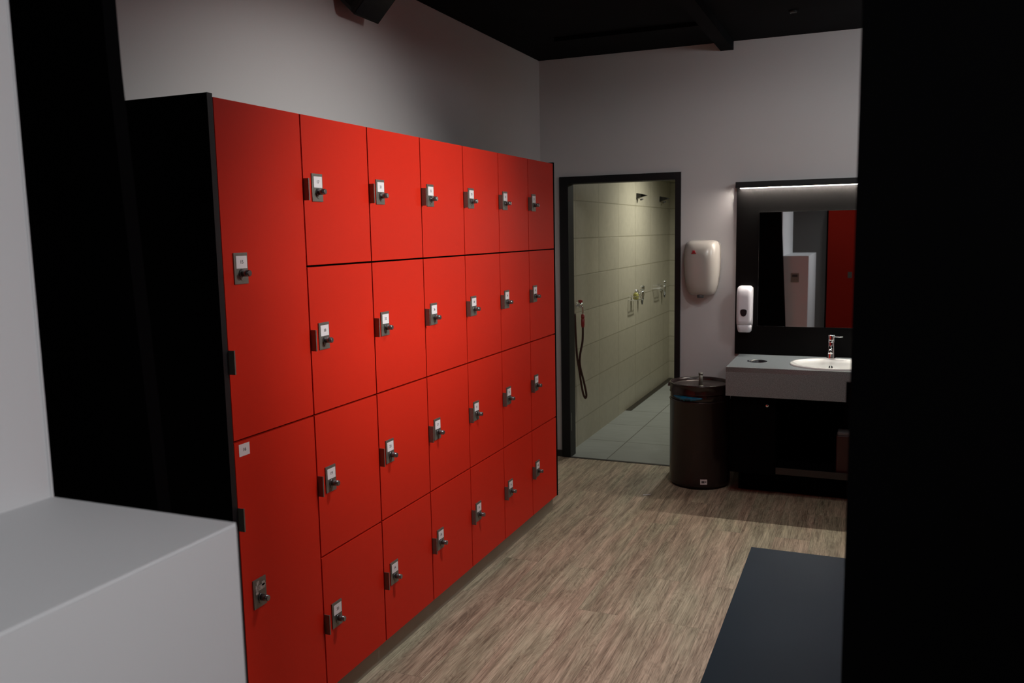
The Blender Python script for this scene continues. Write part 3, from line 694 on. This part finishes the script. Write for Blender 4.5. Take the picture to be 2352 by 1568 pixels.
# ------------------------------------------------------------------ shower fittings on the left tiled wall
def shower_head(y, z, words):
    t = thing('wall_shower', words, 'shower', (SX, y, z), 0, 'shower heads on the left tiled wall')
    bm = B()
    secs = []
    for x, hw, zt, zb in ((0.0, 0.034, 0.026, -0.030), (0.010, 0.034, 0.026, -0.028), (0.05, 0.032, 0.018, -0.012), (0.085, 0.026, 0.010, -0.004), (0.098, 0.018, 0.004, 0.0)):
        secs.append([(x, -hw, zb), (x, hw, zb), (x, hw * 0.9, zt), (x, -hw * 0.9, zt)])
    loft(bm, secs, smooth=False); obj('body', bm, 'chrome_dark', t)
    bm = B(); cyl(bm, (0.045, 0, -0.028), (0.35, 0, -1), 0.018, 0.016, 0.012, 20); obj('spray_face', bm, 'grey', t)
M['chrome_dark'] = mat('dark_chrome', (0.06, 0.06, 0.06), 0.18, 1.0, var=0.05)
shower_head(2.21, 2.035, 'wedge shaped chrome shower head high on the tiled wall, nearer the doorway')
shower_head(3.20, 2.035, 'wedge shaped chrome shower head high on the tiled wall, farther from the doorway')
def shower_valve(y, z, words):
    t = thing('shower_valve', words, 'shower valve', (SX, y, z), 0, 'shower valves on the left tiled wall')
    bm = B(); cyl(bm, (0, 0, 0), (1, 0, 0), 0.034, 0.030, 0.010); cyl(bm, (0.010, 0, 0), (1, 0, 0), 0.017, 0.017, 0.030)
    lathe(bm, [(0, -0.055), (0.014, -0.055), (0.019, -0.045), (0.019, -0.02), (0.023, 0.0), (0.019, 0.02), (0.016, 0.04), (0, 0.042)], 0.045, 0, n=24); obj('body', bm, 'chrome', t)
    bm = B(); lathe(bm, [(0, 0.043), (0.020, 0.045), (0.024, 0.055), (0.024, 0.080), (0.018, 0.088), (0, 0.090)], 0.045, 0, n=24); obj('push_knob', bm, 'chrome', t)
    bm = B(); lathe(bm, [(0, -0.098), (0.006, -0.096), (0.011, -0.070), (0.012, -0.056), (0, -0.056)], 0.045, 0, n=20); obj('tail_piece', bm, 'knob', t)
shower_valve(2.235, 1.075, 'chrome shower valve on the tiled wall beside the yellow bottle, nearer the doorway')
shower_valve(3.225, 1.070, 'chrome shower valve on the tiled wall, farther from the doorway')
def shelf(y, z, words):
    t = thing('wire_shelf', words, 'shelf', (SX, y, z), 0, 'soap shelves on the left tiled wall')
    bm = B()
    tube(bm, [(0.0, -0.10, 0), (0.075, -0.10, 0), (0.085, -0.09, 0), (0.085, 0.09, 0), (0.075, 0.10, 0), (0.0, 0.10, 0)], 0.004, 8)
    for k in range(7): tube(bm, [(0.0, -0.078 + 0.026 * k, -0.003), (0.084, -0.078 + 0.026 * k, -0.003)], 0.002, 6)
    obj('wire_basket', bm, 'chrome', t)
    bm = B(); tube(bm, [(0.0, -0.10, 0.035), (0.08, -0.10, 0.035), (0.085, 0.0, 0.035), (0.08, 0.10, 0.035), (0.0, 0.10, 0.035)], 0.003, 8)
    obj('rail', bm, 'chrome', t)
shelf(1.98, 1.045, 'wire soap shelf holding a yellow bottle, nearer the doorway')
shelf(2.95, 1.090, 'empty wire soap shelf on the tiled wall, farther from the doorway')
t = thing('shampoo_bottle', 'small yellow bottle with pale cap on the nearer shower shelf', 'bottle', (SX + 0.045, 1.99, 1.048))
bm = B(); lathe(bm, [(0, 0), (0.024, 0), (0.026, 0.004), (0.026, 0.045), (0.020, 0.060), (0.010, 0.066), (0, 0.066)], n=24); obj('body', bm, 'yellow', t)
bm = B(); lathe(bm, [(0, 0.066), (0.012, 0.066), (0.012, 0.092), (0, 0.094)], n=20); obj('cap', bm, 'plastic', t)

t = thing('water_tap', 'chrome wall tap with red handle just inside the shower doorway', 'tap', (SX, 0.335, 1.13))
bm = B(); cyl(bm, (0, 0, 0), (1, 0, 0), 0.022, 0.020, 0.006); cyl(bm, (0.006, 0, 0), (1, 0, 0), 0.009, 0.009, 0.030); lathe(bm, [(0, -0.02), (0.013, -0.018), (0.016, 0.0), (0.013, 0.018), (0, 0.02)], 0.032, 0, n=20)
tube(bm, [(0.035, 0, 0.0), (0.044, 0, -0.010), (0.048, 0, -0.035), (0.048, 0, -0.07)], 0.008, 12); obj('body', bm, 'chrome', t)
bm = B(); lathe(bm, [(0, 0.018), (0.008, 0.018), (0.018, 0.028), (0.018, 0.040), (0, 0.044)], 0.030, 0, n=20); obj('handle', bm, 'red_plastic', t)
t = thing('garden_hose', 'dark red hose hanging in a loop from the tap inside the doorway', 'hose', (SX, 0.335, 1.05))
bm = B(); lathe(bm, [(0, 0.010), (0.013, 0.008), (0.014, -0.02), (0.011, -0.024), (0.014, -0.028), (0.014, -0.075), (0.010, -0.095), (0, -0.096)], 0.048, 0, n=20); obj('connector', bm, 'red_plastic', t)
bm = B(); tube(bm, [(0.048, 0, -0.09), (0.046, -0.005, -0.20), (0.030, -0.02, -0.31), (0.028, -0.015, -0.40), (0.045, 0.03, -0.54), (0.055, 0.055, -0.64), (0.045, 0.05, -0.665), (0.030, 0.03, -0.60), (0.020, -0.02, -0.42), (0.012, -0.045, -0.30), (0.010, -0.07, -0.10), (0.010, -0.08, 0.02)], 0.0085, 12)
obj('hose', bm, 'hose', t)
